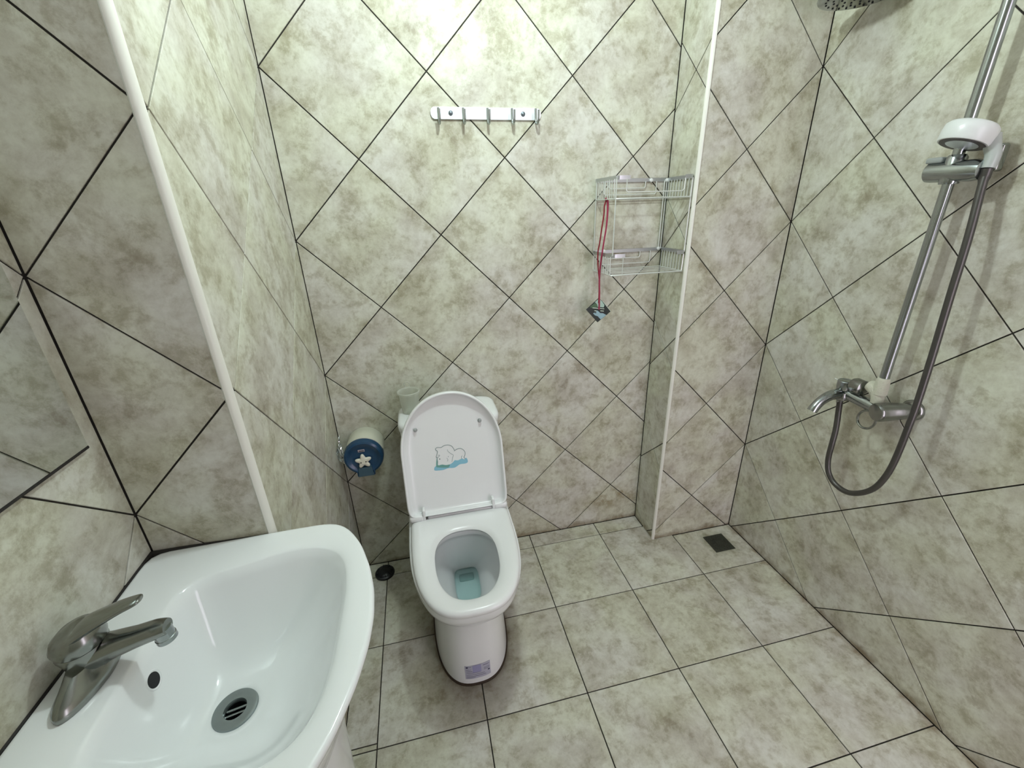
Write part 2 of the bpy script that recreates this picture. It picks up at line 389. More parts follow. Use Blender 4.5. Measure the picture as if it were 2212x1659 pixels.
for i in range(-2, 6):
    for j in range(-1, 7):
        x0, x1 = FX0+i*S, FX0+(i+1)*S; y1, y0 = FY0-j*S, FY0-(j+1)*S
        regs = [((0 if y1 > -L1+1e-6 and x0 < 0 and y0 > -L1-1e-6 else XL, max(YF, -9)), (XR, 0))]
        poly = clip([(x0, y0), (x1, y0), (x1, y1), (x0, y1)], (XL, YF), (XR, 0))
        if not poly: continue
        if x0 < 0 and y1 > -L1:     # stops at the recess wall or runs on behind the basin
            for lo, hi in (((0, -L1), (XR, 0)), ((XL, YF), (XR, -L1))):
                q = clip(poly, lo, hi)
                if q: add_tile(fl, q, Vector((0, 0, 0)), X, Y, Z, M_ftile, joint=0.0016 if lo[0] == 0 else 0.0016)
        elif x0 < CX < x1 and j < 0:
            q = clip(poly, (x0, y0), (CX, 0))
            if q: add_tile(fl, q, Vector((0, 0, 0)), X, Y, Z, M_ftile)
        elif x1 > CX and y1 > CY and x0 >= CX-0.001:
            q = clip(poly, (x0, y0), (x1, CY))
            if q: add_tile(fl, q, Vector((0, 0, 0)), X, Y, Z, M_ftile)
        else:
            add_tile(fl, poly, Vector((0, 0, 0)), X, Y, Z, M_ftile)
# quarter-round PVC corner trims
def corner_trim(name, x, y, dx, dy, r=0.0125, of=0.0042):
    """centre of the round profile sits inside the corner; dx,dy point out of the wall"""
    cx, cyy = x-dx*(r-of), y-dy*(r-of); n = 10
    a0 = math.atan2(dy, 0) if False else None
    prof = []
    for k in range(n+1):
        t = k/n*PI/2; prof.append((cx+dx*r*math.cos(t), cyy+dy*r*math.sin(t)))
    prof += [(x-dx*r, y-dy*0.0005), (x-dx*0.004, y-dy*0.004), (x-dx*0.0005, y-dy*r)]
    rings = [[Vector((p[0], p[1], z)) for p in prof] for z in (0.0005, CEIL)]
    o = MB().loft(rings).obj(name, M_pvc); o['kind'] = 'structure'
corner_trim('trim_1', 0, -L1, 1, -1, 0.0112, 0.0037)
corner_trim('trim_2', CX, CY, -1, -1, 0.0088, 0.0030)

# ------------------------------------------------------------------ ceiling lamp (above the frame)
t = thing('ceiling_lamp', 'bare round bulb lamp hanging from the ceiling above the toilet', 'lamp', (LAMP.x, LAMP.y, CEIL))
MB().lathe((LAMP.x, LAMP.y, CEIL), -Z, [(0.045, 0), (0.045, 0.012), (0.02, 0.022), (0.006, 0.024)]).obj('ceiling_rose', M_white_pl, t)
MB().tube([(LAMP.x, LAMP.y, CEIL-0.02), (LAMP.x, LAMP.y, LAMP.z+0.10)], 0.003).obj('cable', M_white_pl, t)
MB().lathe((LAMP.x, LAMP.y, LAMP.z+0.105), -Z, [(0.006, 0), (0.02, 0.006), (0.02, 0.05), (0.012, 0.06)]).obj('socket', M_white_pl, t)

# ------------------------------------------------------------------ wash basin
ZB = 0.749; BC = Vector((0.0, -0.90))
_bo = [(-0.2095, -0.6665), (-0.10, -0.6635), (0.02, -0.6605), (0.098, -0.6605), (0.128, -0.668), (0.152, -0.694), (0.176, -0.738), (0.196, -0.797), (0.207, -0.85), (0.2105, -0.90)]
_bo = _bo + [(x, -1.80-y) for x, y in _bo[-2::-1]]
_bi = [(-0.118, -0.80), (-0.112, -0.768), (-0.085, -0.750), (-0.03, -0.738), (0.035, -0.722), (0.090, -0.722), (0.130, -0.741), (0.152, -0.783), (0.160, -0.84), (0.160, -0.90)]
_bi = _bi + [(x, -1.80-y) for x, y in _bi[-2::-1]]
def star(poly, c, n, sm=0):
    """radial function of a closed polyline about c, optionally smoothed"""
    out = []
    P = [Vector(p)-c for p in poly]
    for k in range(n):
        a = 2*PI*k/n; d = Vector((math.cos(a), math.sin(a))); best = 0
        for i in range(len(P)):
            p, q = P[i], P[(i+1) % len(P)]; e = q-p; den = d.x*e.y-d.y*e.x
            if abs(den) < 1e-12: continue
            tt = (p.x*e.y-p.y*e.x)/den; ss = (p.x*d.y-p.y*d.x)/den
            if tt > 0 and -1e-6 <= ss <= 1+1e-6: best = max(best, tt)
        out.append(best)
    for _ in range(sm): out = [(out[i-1]+2*out[i]+out[(i+1) % n])/4 for i in range(n)]
    return out
NB = 144
ro = star(_bo, BC, NB, 2); ri = star(_bi, BC, NB, 6)
DR = Vector((-0.0215, -0.903)); ZD = 0.607
def ringp(rad, z, c=BC): return [Vector((c.x+rad[k]*math.cos(2*PI*k/NB), c.y+rad[k]*math.sin(2*PI*k/NB), z)) for k in range(NB)]
def insetr(rad, d): return [max(0.01, r-d) for r in rad]
def circ(c, r, z): return [Vector((c.x+r*math.cos(2*PI*k/NB), c.y+r*math.sin(2*PI*k/NB), z)) for k in range(NB)]
def lerp(a, b, t): return [p*(1-t)+q*t for p, q in zip(a, b)]
basin = thing('wash_basin', 'white ceramic wash basin on a pedestal below the mirror', 'sink', (0.0, -0.90, 0.0))
rings = []
under = [(0.150, 0.565), (0.120, 0.572), (0.085, 0.590), (0.050, 0.625), (0.034, 0.668), (0.020, 0.700), (0.010, 0.720), (0.003, 0.734), (0.0005, 0.740)]
for d, z in under: rings.append([Vector((max(p.x, XL+0.004), p.y, z)) for p in ringp(insetr(ro, d), z)])
rings += [ringp(ro, 0.7425), ringp(insetr(ro, 0.001), 0.7465), ringp(insetr(ro, 0.0035), ZB)]
deck0 = ringp(insetr(ro, 0.008), ZB); edge = ringp(ri, ZB-0.006)
rings.append(deck0)
for tt, dz in ((0.25, 0.0), (0.5, -0.0005), (0.75, -0.0018), (0.92, -0.0040), (1.0, -0.0062)):
    q = lerp(deck0, edge, tt); rings.append([Vector((p.x, p.y, ZB+dz)) for p in q])
dc = circ(DR, 0.0325, ZD)
for i in range(1, 17):
    tt = i/16; q = lerp(edge, dc, tt)
    f = (1-(1-tt)**2.3)*0.93+0.07*tt
    rings.append([Vector((p.x, p.y, ZB-0.0062-(ZB-0.0062-ZD)*f)) for p in q])
rings.append(circ(DR, 0.0305, ZD-0.002))
rings.append(circ(DR, 0.030, ZD-0.03))
mb = MB().loft(rings, True, True); bo = mb.obj('bowl', M_cer, basin, angle=60)
# overflow hole on the back slope
on_ = Vector((0.967, 0.0, 0.257)).normalized(); oc = Vector((-0.1086, -0.897, 0.702))-on_*0.0070
MB().lathe(oc+on_*0.0075, -on_, [(0.0150, 0.0006), (0.0135, -0.0004), (0.0112, 0.0002), (0.0108, 0.004)], cap0=False, cap1=False, ref=Y).obj('overflow_rim', M_cer, basin)
MB().lathe(oc+on_*0.0075, -on_, [(0.0110, 0.0001), (0.0110, 0.004)], ref=Y).obj('overflow_hole', M_black, basin)
# waste: wide matt ring, black throat, crossbar
MB().lathe((DR.x, DR.y, ZD-0.004), Z, [(0.0155, -0.001), (0.0155, 0.0035), (0.0165, 0.0062), (0.026, 0.0072), (0.0315, 0.0062), (0.0325, 0.0035), (0.0320, 0.0)], 48, False, False).obj('waste_ring', M_ringm, basin)
MB().lathe((DR.x, DR.y, ZD-0.03), Z, [(0.0156, 0.0), (0.0156, 0.0295)], 32, True, False).obj('waste_throat', M_black, basin)
for k in (-1, 1):
    MB().tube([(DR.x-0.0150, DR.y-0.002+k*0.0043, ZD-0.006), (DR.x+0.0150, DR.y+0.0035+k*0.0043, ZD-0.006)], 0.0022, 8).obj('strainer_bar', M_chrome2, basin)
# pedestal
def ell(c, a, b, z, n=48, e=2.0): return [Vector((c[0]+a*abs(math.cos(t))**(2/e)*(1 if math.cos(t) >= 0 else -1), c[1]+b*abs(math.sin(t))**(2/e)*(1 if math.sin(t) >= 0 else -1), z)) for t in [2*PI*k/n for k in range(n)]]
MB().loft([ell((-0.03, -0.90), a, b, z, e=2.4) for a, b, z in ((0.150, 0.135, 0.0), (0.147, 0.132, 0.03), (0.138, 0.118, 0.12), (0.138, 0.112, 0.30), (0.145, 0.118, 0.45), (0.150, 0.125, 0.52), (0.150, 0.130, 0.565))]).obj('pedestal', M_cer, basin)
# mouldy sealant between basin and walls
MB().tube([(XL+0.003, -0.664, 0.745), (-0.15, -0.6625, 0.745), (-0.05, -0.661, 0.744), (0.0, -0.660, 0.742)], [0.0065, 0.0052, 0.0028, 0.0012], 8, 6).obj('sealant', M_seal, basin)
MB().tube([(XL+0.001, -0.662, 0.746), (XL+0.001, -0.85, 0.746), (XL+0.001, -1.135, 0.746)], [0.0055, 0.0030, 0.0035], 8, 4).obj('sealant', M_seal, basin)

# ------------------------------------------------------------------ basin tap
FC = Vector((-0.163, -0.898, ZB)); 
tap = thing('basin_tap', 'dull chrome single-lever tap standing on the white wash basin', 'tap', tuple(FC))
def loz(a, b, z, dx=0.0, n=40, e=1.55): return [Vector((FC.x+dx+b*abs(math.sin(t))**(2/1.9)*(1 if math.sin(t) >= 0 else -1), FC.y-0.011+a*abs(math.cos(t))**(2/e)*(1 if math.cos(t) >= 0 else -1), z)) for t in [2*PI*k/n for k in range(n)]]
MB().loft([loz(0.062, 0.0245, ZB-0.001), loz(0.063, 0.0255, ZB+0.003), loz(0.062, 0.0245, ZB+0.009), loz(0.055, 0.020, ZB+0.015), loz(0.042, 0.0165, ZB+0.023), loz(0.026, 0.014, ZB+0.032)]).obj('base_plate', M_chrome, tap)
MB().loft([ell((FC.x+dx, FC.y), a, b, z, 32) for dx, a, b, z in ((0, 0.0215, 0.0235, ZB+0.006), (0.0, 0.0225, 0.024, ZB+0.020), (0.0, 0.0255, 0.0265, ZB+0.034), (-0.001, 0.0285, 0.0290, ZB+0.047), (-0.001, 0.0275, 0.028, ZB+0.052))]).obj('body', M_chrome, tap)
MB().tube([(FC.x+0.004, FC.y, ZB+0.030), (FC.x+0.030, FC.y, ZB+0.037), (FC.x+0.062, FC.y, ZB+0.044), (FC.x+0.088, FC.y, ZB+0.050), (FC.x+0.103, FC.y, ZB+0.052)], [0.0265, 0.0205, 0.0165, 0.0150, 0.0115], 20, 6, flat=0.82, up=Z).obj('spout', M_chrome, tap)
MB().lathe((FC.x+0.094, FC.y, ZB+0.050), (0.10, 0, -1), [(0.0120, 0.0), (0.0120, 0.014), (0.0128, 0.0145), (0.0128, 0.021), (0.0110, 0.022)], 24).obj('aerator', M_chrome2, tap)
MB().loft([ell((FC.x-0.001+dx, FC.y), a, b, z, 32) for dx, a, b, z in ((0, 0.0285, 0.0290, ZB+0.0535), (0, 0.0300, 0.0305, ZB+0.060), (0.002, 0.0275, 0.0285, ZB+0.070), (0.005, 0.021, 0.0225, ZB+0.079), (0.008, 0.010, 0.012, ZB+0.084))]).obj('handle_cap', M_chrome, tap)
MB().tube([(FC.x-0.012, FC.y, ZB+0.062), (FC.x+0.008, FC.y, ZB+0.076), (FC.x+0.034, FC.y, ZB+0.089), (FC.x+0.060, FC.y, ZB+0.100), (FC.x+0.082, FC.y, ZB+0.107), (FC.x+0.088, FC.y, ZB+0.1085)], [0.026, 0.024, 0.0185, 0.0145, 0.0105, 0.006], 20, 6, flat=0.36, up=Z).obj('lever', M_chrome, tap)

# ------------------------------------------------------------------ mirror
mir = thing('wall_mirror', 'frameless wall mirror with dark worn edge above the wash basin', 'mirror', (XL, -0.97, 0.997))
MB().box((XL+0.0008, -1.245, 0.9985), (XL+0.0055, -0.695, 1.90)).obj('backing', M_seal, mir, smooth=False)
MB().box((XL+0.0055, -1.2445, 0.9995), (XL+0.0075, -0.6955, 1.899)).obj('mirror_glass', M_mirror, mir, smooth=False)
MB().tube([(XL+0.0045, -0.694, 0.9965), (XL+0.0045, -1.246, 0.9965)], 0.0032, 8).obj('edge_seal', M_seal, mir)

# ------------------------------------------------------------------ toilet
TX = 0.385
def dsh(w, yb, yc, yf, nf=2.8, nb=7.0, n=96, cx=TX, z=0.0):
    out = []
    for k in range(n):
        tt = 2*PI*k/n; c, s_ = math.cos(tt), math.sin(tt)
        e = nf if s_ < 0 else nb
        x = w*(1 if c >= 0 else -1)*abs(c)**(2/e); y = (abs(s_)**(2/e))
        y = yc-(yc-yf)*y if s_ < 0 else yc+(yb-yc)*y
        out.append(Vector((cx+x, y, z)))
    return out
toilet = thing('toilet', 'white ceramic toilet with raised lid standing against the tiled wall', 'toilet', (TX, -0.33, 0.0))
BODY = [(0.0, 0.119, -0.569, 0.380), (0.02, 0.1175, -0.567, 0.380), (0.08, 0.1150, -0.560, 0.380), (0.16, 0.1120, -0.553, 0.381), (0.22, 0.1120, -0.553, 0.382),
        (0.255, 0.117, -0.562, 0.383), (0.285, 0.130, -0.585, 0.384), (0.315, 0.148, -0.618, 0.385), (0.345, 0.159, -0.643, 0.385), (0.37, 0.1635, -0.655, 0.385), (0.388, 0.1645, -0.657, 0.385)]
rings = [dsh(w, -0.045, -0.33, yf, 2.6, 9, cx=cx, z=z) for z, w, yf, cx in BODY]
rings += [dsh(0.1635, -0.046, -0.33, -0.656, 2.7, 9, z=0.393), dsh(0.160, -0.050, -0.33, -0.652, 2.7, 9, z=0.3955)]
rings += [dsh(0.106, -0.335, -0.47, -0.628, 2.5, 2.6, z=0.3955), dsh(0.101, -0.340, -0.47, -0.622, 2.4, 2.5, z=0.392), dsh(0.100, -0.342, -0.47, -0.620, 2.4, 2.5, z=0.372),
          dsh(0.113, -0.325, -0.46, -0.628, 2.4, 2.5, z=0.355), dsh(0.114, -0.318, -0.45, -0.622, 2.4, 2.5, z=0.332), dsh(0.108, -0.315, -0.45, -0.600, 2.3, 2.5, z=0.303),
          dsh(0.096, -0.312, -0.44, -0.565, 2.2, 2.6, z=0.274), dsh(0.079, -0.308, -0.42, -0.523, 2.2, 3.0, z=0.248), dsh(0.060, -0.304, -0.40, -0.485, 2.4, 3.4, z=0.226),
          dsh(0.045, -0.300, -0.37, -0.450, 3.0, 4.5, z=0.206), dsh(0.040, -0.299, -0.37, -0.441, 3.4, 5, z=0.190), dsh(0.037, -0.302, -0.36, -0.428, 3.4, 5, z=0.176), dsh(0.030, -0.306, -0.36, -0.415, 3, 4, z=0.170)]
MB().loft(rings).obj('pan', M_cer_t, toilet, angle=70)
MB().loft([dsh(0.0412, -0.2985, -0.37, -0.4435, 3.2, 4.8, z=0.191), dsh(0.0410, -0.2985, -0.37, -0.4430, 3.2, 4.8, z=0.1905)]).obj('water', M_water, toilet)
MB().rbox((TX+0.001, -0.322, 0.171), (0.050, 0.030, 0.006), 0.006).obj('trap_opening', simple('trapway_shade', (0.24, 0.36, 0.35), 0.4), toilet)  # solid block, the dark of the trapway hole put into its colour
# grime bead round the foot
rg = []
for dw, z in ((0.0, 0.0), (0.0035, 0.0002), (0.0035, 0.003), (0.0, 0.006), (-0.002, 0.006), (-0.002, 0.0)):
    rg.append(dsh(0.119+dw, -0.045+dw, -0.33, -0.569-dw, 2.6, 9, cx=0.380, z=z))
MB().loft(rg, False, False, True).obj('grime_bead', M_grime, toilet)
# seat
def seatring(w, yb, yc, yf, z, nf=2.8, nb=7): return dsh(w, yb, yc, yf, nf, nb, z=z)
so = lambda d, z: seatring(0.1555-d, -0.283-d, -0.34, -0.6655+d, z)
si = lambda d, z: seatring(0.0905-d, -0.3575-d, -0.47, -0.6155+d, z, 2.35, 2.5)
MB().loft([so(0.004, 0.397), so(0.0, 0.400), so(0.0, 0.409), so(0.0035, 0.4145), so(0.012, 0.4170), so(0.026, 0.4165), si(-0.016, 0.4130), si(-0.006, 0.4100), si(0.0, 0.4040), si(-0.002, 0.3985), si(-0.008, 0.397)], False, False, True).obj('seat', M_seat, toilet, angle=60)
MB().rbox((TX+0.004, -0.2745, 0.412), (0.214, 0.030, 0.018), 0.006, 3).obj('seat_tongue', M_seat, toilet)
for k in (-1, 1):
    h = MB().rbox((TX+k*0.1355, -0.2850, 0.4235), (0.046, 0.026, 0.022), 0.008, 3)
    h.obj('hinge', M_seat, toilet)
    MB().rbox((TX+k*0.1120, -0.2850, 0.4330), (0.009, 0.024, 0.042), 0.004, 2).obj('hinge_tab', M_seat, toilet)
# lid: local frame u (x), v (up the leaning lid), w (towards the viewer)
VD = Vector((0, 0.10, 0.37)).normalized(); WD = Vector((1, 0, 0)).cross(VD); LH = Vector((TX, -0.270, 0.430))
if WD.y > 0: WD = -WD
def lp(u, v, w): return LH+Vector((u, 0, 0))+VD*v+WD*w
def lring(d, w): return [lp(p.x-TX, p.y, w) for p in dsh(0.161-d, 0.384-d, 0.06, 0.0+d*0.6, 9, 2.75, z=0)]
def lring(d, w):
    out = []
    for k in range(96):
        tt = 2*PI*k/96; c, s_ = math.cos(tt), math.sin(tt); e = 2.1 if s_ > 0 else 16
        x = (0.1615-d)*(1 if c >= 0 else -1)*abs(c)**(2/e); y = abs(s_)**(2/e)
        v = 0.19+(0.194-d)*y if s_ > 0 else 0.19-(0.197-d*0.3)*y
        out.append(lp(x, v, w))
    return out
lid = MB().loft([lring(0.02, -0.010), lring(0.008, -0.009), lring(0.002, -0.005), lring(0.0, 0.002), lring(0.0, 0.020), lring(0.0015, 0.0245), lring(0.004, 0.026), lring(0.0068, 0.0248), lring(0.009, 0.0200), lring(0.012, 0.0120), lring(0.018, 0.0060), lring(0.028, 0.0020), lring(0.045, 0.0)]).obj('lid', M_seat, toilet, angle=60)
for u, v in ((-0.109, 0.272), (0.0965, 0.276)):
    MB().lathe(lp(u, v, -0.001), WD, [(0.0075, 0), (0.0065, 0.002), (0.005, 0.003), (0.0048, 0.011), (0.003, 0.0125)], 16).obj('bumper', M_grey_pl, lid)
# polar bear cub print on the lid
def flatpoly(pts, w, h=0.0003): 
    n = len(pts); V = [lp(u, v, w) for u, v in pts]+[lp(u, v, w+h) for u, v in pts]
    return MB().add(V, [tuple(range(n))[::-1], tuple(range(n, 2*n))]+[(i, (i+1) % n, n+(i+1) % n, n+i) for i in range(n)])
def smoothpts(P, k=5, closed=False):
    n = len(P); Q = []
    for i in range(n if closed else n-1):
        g = (lambda j: P[j % n]) if closed else (lambda j: P[min(max(j, 0), n-1)])
        p0, p1, p2, p3 = (Vector(g(i+a)) for a in (-1, 0, 1, 2))
        for s_ in range(k):
            t_ = s_/k; Q.append(tuple(0.5*((2*p1)+(p2-p0)*t_+(2*p0-5*p1+4*p2-p3)*t_*t_+(3*p1-p0-3*p2+p3)*t_**3)))
    if not closed: Q.append(tuple(P[-1]))
    return Q
B_head = [(-0.0522, 0.150), (-0.0514, 0.1700), (-0.054, 0.1754), (-0.0517, 0.1809), (-0.048, 0.1928), (-0.0523, 0.1976), (-0.0529, 0.2027), (-0.0474, 0.206), (-0.0356, 0.2043), (-0.0255, 0.2091), (-0.0142, 0.2095), (-0.0049, 0.2065), (0.001, 0.2007), (0.0062, 0.189)]
B_back = [(0.0044, 0.1867), (0.0155, 0.1922), (0.0261, 0.1924), (0.0351, 0.1856), (0.0391, 0.1765), (0.0374, 0.1675), (0.0343, 0.1612), (0.0378, 0.1556)]
B_blue = [(-0.058, 0.1458), (-0.0634, 0.1408), (-0.0639, 0.1325), (-0.0517, 0.1301), (-0.0357, 0.1297), (-0.0192, 0.133), (0.001, 0.1316), (0.0181, 0.1399), (0.0345, 0.1399), (0.0439, 0.1427), (0.0447, 0.1511), (0.0406, 0.1585), (0.0344, 0.1544), (0.0266, 0.1581), (0.0139, 0.1541), (0.0035, 0.1557), (-0.0028, 0.1499), (-0.0148, 0.1442), (-0.0344, 0.1421), (-0.0544, 0.1427)]
B_green = [(-0.053, 0.1694), (-0.050, 0.1605), (-0.0510, 0.1475), (-0.0386, 0.1479), (-0.0261, 0.1442), (-0.014, 0.144), (-0.0172, 0.1369), (-0.023, 0.1353), (-0.0522, 0.1407), (-0.0572, 0.1457)]
flatpoly(smoothpts(B_blue, 4, True), 0.0001).obj('blue_shadow_print', M_blueink, lid, smooth=False)
flatpoly(smoothpts(B_green, 3, True), 0.0004).obj('green_print', M_greenink, lid, smooth=False)
ink = MB()
for L, r in ((B_head, 0.0010), (B_back, 0.0010), ([(-0.0158, 0.1947), (-0.0148, 0.1887), (-0.0062, 0.1791), (0.0006, 0.1739), (-0.003, 0.1635), (-0.0066, 0.1522)], 0.0006), ([(0.0283, 0.1672), (0.0254, 0.1625), (0.0265, 0.1573)], 0.0006),
             ([(-0.0478, 0.1803), (-0.0423, 0.1795), (-0.0461, 0.1742)], 0.0006), ([(-0.0212, 0.1671), (-0.0178, 0.1607), (-0.0208, 0.1561)], 0.0006), ([(-0.0530, 0.1754), (-0.049, 0.1715), (-0.0480, 0.1765)], 0.0006)):
    ink.tube([lp(u, v, 0.0002) for u, v in smoothpts(L, 4)], r, 6)
for u, v, r in ((-0.0155, 0.1712, 0.0012), (-0.0437, 0.1671, 0.0022)):
    ink.lathe(lp(u, v, 0.0), WD, [(r, 0), (r, 0.0006), (r*0.5, 0.0008)], 12)
ink.obj('bear_outline_print', M_ink, lid)
# cistern
TKX = 0.387
MB().loft([ell((TKX, -0.103), a, b, z, 64, 6) for a, b, z in ((0.150, 0.085, 0.36), (0.154, 0.087, 0.45), (0.160, 0.089, 0.60), (0.162, 0.0895, 0.668), (0.161, 0.089, 0.672))]).obj('cistern', M_cer_t, toilet)
MB().loft([ell((TKX, -0.103), a, b, z, 64, 5) for a, b, z in ((0.1645, 0.0925, 0.674), (0.1665, 0.0945, 0.677), (0.1665, 0.0945, 0.692), (0.1635, 0.0915, 0.700), (0.156, 0.084, 0.7045), (0.14, 0.07, 0.7055))]).obj('cistern_lid', M_cer_t, toilet)
# energy sticker low on the foot
def foot(x, z, off=0.0006):
    w = 0.119-0.05*z+off; yf = -0.569+0.11*z-off; e = 2.6
    k = min(1, abs((x-0.380)/w)); return Vector((x, -0.33-(-0.33-yf)*(1-k**e)**(1/e), z))
def patch(x0, x1, z0, z1, off, sk=0.0):
    nx, nz = 10, 3; V = []; F = []
    for i in range(nx+1):
        for j in range(nz+1):
            x = x0+(x1-x0)*i/nx; z = z0+(z1-z0)*j/nz+sk*(i/nx); V.append(foot(x, z, off))
    for i in range(nx):
        for j in range(nz): a = i*(nz+1)+j; F.append((a, a+nz+1, a+nz+2, a+1))
    return MB().add(V, F)
st = patch(0.343, 0.420, 0.024, 0.074, 0.0007).obj('sticker', M_stick, toilet)
patch(0.366, 0.392, 0.047, 0.0735, 0.0010).obj('sticker_block', M_stickl, st)
tx = MB()
for a in ((0.3465, 0.3525, 0.0660, 0.0705), (0.412, 0.4175, 0.0425, 0.0460)):
    patch(*a, 0.0014).obj('sticker_logo', M_navyink, st)
tx = MB()
for a in ((0.3535, 0.3620, 0.0675, 0.0695), (0.398, 0.4165, 0.0660, 0.0682), (0.3465, 0.362, 0.0585, 0.0605), (0.3465, 0.365, 0.0520, 0.0538), (0.3465, 0.390, 0.0455, 0.0470), (0.3465, 0.402, 0.0390, 0.0405), (0.3465, 0.405, 0.0325, 0.0342), (0.3465, 0.3725, 0.0275, 0.0290), (0.400, 0.4165, 0.0570, 0.0580), (0.400, 0.4165, 0.0535, 0.0545), (0.400, 0.4165, 0.0500, 0.0510)):
    q = patch(*a, 0.0013); tx.add(q.v, q.f)
tx.obj('sticker_text', M_stickt, st)

# ------------------------------------------------------------------ plastic cup on the cistern
CC = Vector((0.2655, -0.085, 0.7058))
cup = thing('plastic_cup', 'milky translucent plastic cup standing on the left end of the cistern', 'cup', tuple(CC))
prof = [(0.0265, 0.0), (0.0275, 0.001), (0.0300, 0.03), (0.0322, 0.062), (0.0325, 0.066), (0.0365, 0.068), (0.0370, 0.073), (0.0345, 0.0745), (0.0318, 0.072), (0.0312, 0.062), (0.029, 0.03), (0.0265, 0.0025)]
MB().lathe(CC, Z, prof, 40).obj('cup_body', M_cup, cup)
MB().lathe(CC, Z, [(0.0370, 0.0725), (0.0372, 0.0750), (0.0352, 0.0765), (0.0342, 0.0740)], 40, False, False).obj('rim', M_cup, cup)
MB().tube([(CC.x-0.004+0.0095*math.cos(a), CC.y+0.036+0.003, CC.z+0.083+0.0095*math.sin(a)) for a in [PI*(-0.25+1.5*k/14) for k in range(15)]], 0.0018, 8).obj('hanging_loop', M_cup, cup)

# ------------------------------------------------------------------ toilet roll dispenser
PC = Vector((0.0905, 0, 0.562))
dsp = thing('toilet_roll_dispenser', 'round navy blue toilet roll dispenser with a smiling star in the corner', 'dispenser', (PC.x, -0.0005, PC.z))
MB().lathe((PC.x+0.001, -0.0006, PC.z+0.004), -Y, [(0.060, 0.0), (0.0625, 0.003), (0.0635, 0.07), (0.0635, 0.084)], 56).obj('base_shell', M_cream, dsp)
MB().lathe((PC.x, -0.084, PC.z), -Y, [(0.0648, -0.012), (0.0655, -0.004), (0.0650, 0.012), (0.0625, 0.019), (0.0560, 0.0225), (0.0525, 0.0215), (0.047, 0.0165), (0.036, 0.014), (0.010, 0.0165), (0.002, 0.0168)], 56, False, True).obj('front_cover', M_navy, dsp)
ch = MB()
def chute(w0, w1, z0, z1, yb, yf):
    return [(PC.x-w0, yb, z0), (PC.x+w0, yb, z0), (PC.x+w0, yf, z0), (PC.x-w0, yf, z0)], [(PC.x-w1, yb, z1), (PC.x+w1, yb, z1), (PC.x+w1, yf, z1), (PC.x-w1, yf, z1)]
a, b = chute(0.0265, 0.021, PC.z-0.0680, PC.z-0.034, -0.082, -0.1100)
ch.loft([[Vector(p) for p in a], [Vector(p) for p in b]]).obj('paper_chute', M_teal, dsp, smooth=False)
for k in (-1, 1):
    MB().rbox((PC.x+k*0.0275, -0.094, PC.z-0.058), (0.003, 0.026, 0.020), 0.001).obj('chute_rib', M_navy, dsp)
MB().rbox((PC.x-0.004, -0.1005, PC.z+0.0275), (0.022, 0.003, 0.009), 0.0014, 3).obj('viewing_slot_rim', M_pink, dsp)
MB().rbox((PC.x-0.0035, -0.1019, PC.z+0.0275), (0.016, 0.001, 0.0035), 0.0004, 1).obj('viewing_slot', M_blackpl, dsp)
# the star
SC = Vector((PC.x-0.0015, -0.1045, PC.z-0.010)); sr_ = []
for d, h in ((0.0, 0.0), (0.0, 0.003), (0.0015, 0.0052), (0.004, 0.0064), (0.008, 0.007)):
    ring = []
    for k in range(60):
        a = PI/2+2*PI*k/60+0.06; q = (math.cos(5*(a-PI/2-0.06))+1)/2; r = 0.0158+0.0118*q**1.15-d
        ring.append(SC+Vector((r*math.cos(a), -h, r*math.sin(a))))
    sr_.append(ring)
star_o = MB().loft(sr_).obj('star', M_star, dsp)
for k in (-1, 1):
    MB().lathe(SC+Vector((k*0.0080, -0.0068, 0.0-0.0015+k*0.0008)), -Y, [(0.0023, 0), (0.0021, 0.0008), (0.0008, 0.0012)], 12).obj('eye', M_blackpl, star_o)
MB().tube([SC+Vector((0.0085*math.cos(a), -0.0071, -0.006+0.004*math.sin(a))) for a in [PI*(1.2+0.6*k/8) for k in range(9)]], 0.0005, 6).obj('smile', M_pink, star_o)
# crumpled clear wrapper stuck between dispenser and wall
random.seed(5)
V = []; F = []; nx, nz = 8, 16
for i in range(nx+1):
    for j in range(nz+1):
        zz = j/nz; ww = 0.016*math.sin(PI*min(1, zz*1.1+0.12))*(0.8+0.4*random.random())+0.003
        V.append(Vector((0.0145+(i/nx-0.5)*ww*1.5+random.uniform(-0.0025, 0.0025), -0.048-0.02*math.sin(PI*zz)+random.uniform(-0.009, 0.009), PC.z-0.040+0.105*zz)))
for i in range(nx):
    for j in range(nz): a = i*(nz+1)+j; F.append((a, a+nz+1, a+nz+2, a+1))
o = MB().add(V, F).obj('plastic_wrapper', M_bag, angle=12)
mark(o, label='crumpled clear plastic wrapper stuck beside the blue roll dispenser', category='wrapper')

# ------------------------------------------------------------------ hook rail
HR = thing('hook_rail', 'brushed metal wall rail with five coat hooks high above the toilet', 'hook rail', (0.5875, -0.001, 1.583))
x0, x1, z0, z1 = 0.4255, 0.7495, 1.5685, 1.5985
pr = [(x0+0.009, z0), (x1-0.009, z0), (x1-0.003, z0+0.004), (x1, z0+0.011), (x1, z1-0.011), (x1-0.003, z1-0.004), (x1-0.009, z1), (x0+0.009, z1), (x0+0.003, z1-0.004), (x0, z1-0.011), (x0, z0+0.011), (x0+0.003, z0+0.004)]
MB().loft([[Vector((x, y, z+(0.5875-x)*0.004)) for x, z in pr] for y in (-0.0005, -0.0060)]).obj('rail_plate', M_steelw, HR, angle=30)
for x, z in ((0.482, 1.584), (0.6945, 1.583)):
    MB().lathe((x, -0.006, z), -Y, [(0.0066, 0), (0.0060, 0.0026), (0.0034, 0.0044), (0.0008, 0.0050)], 20).obj('screw', M_screw, HR)
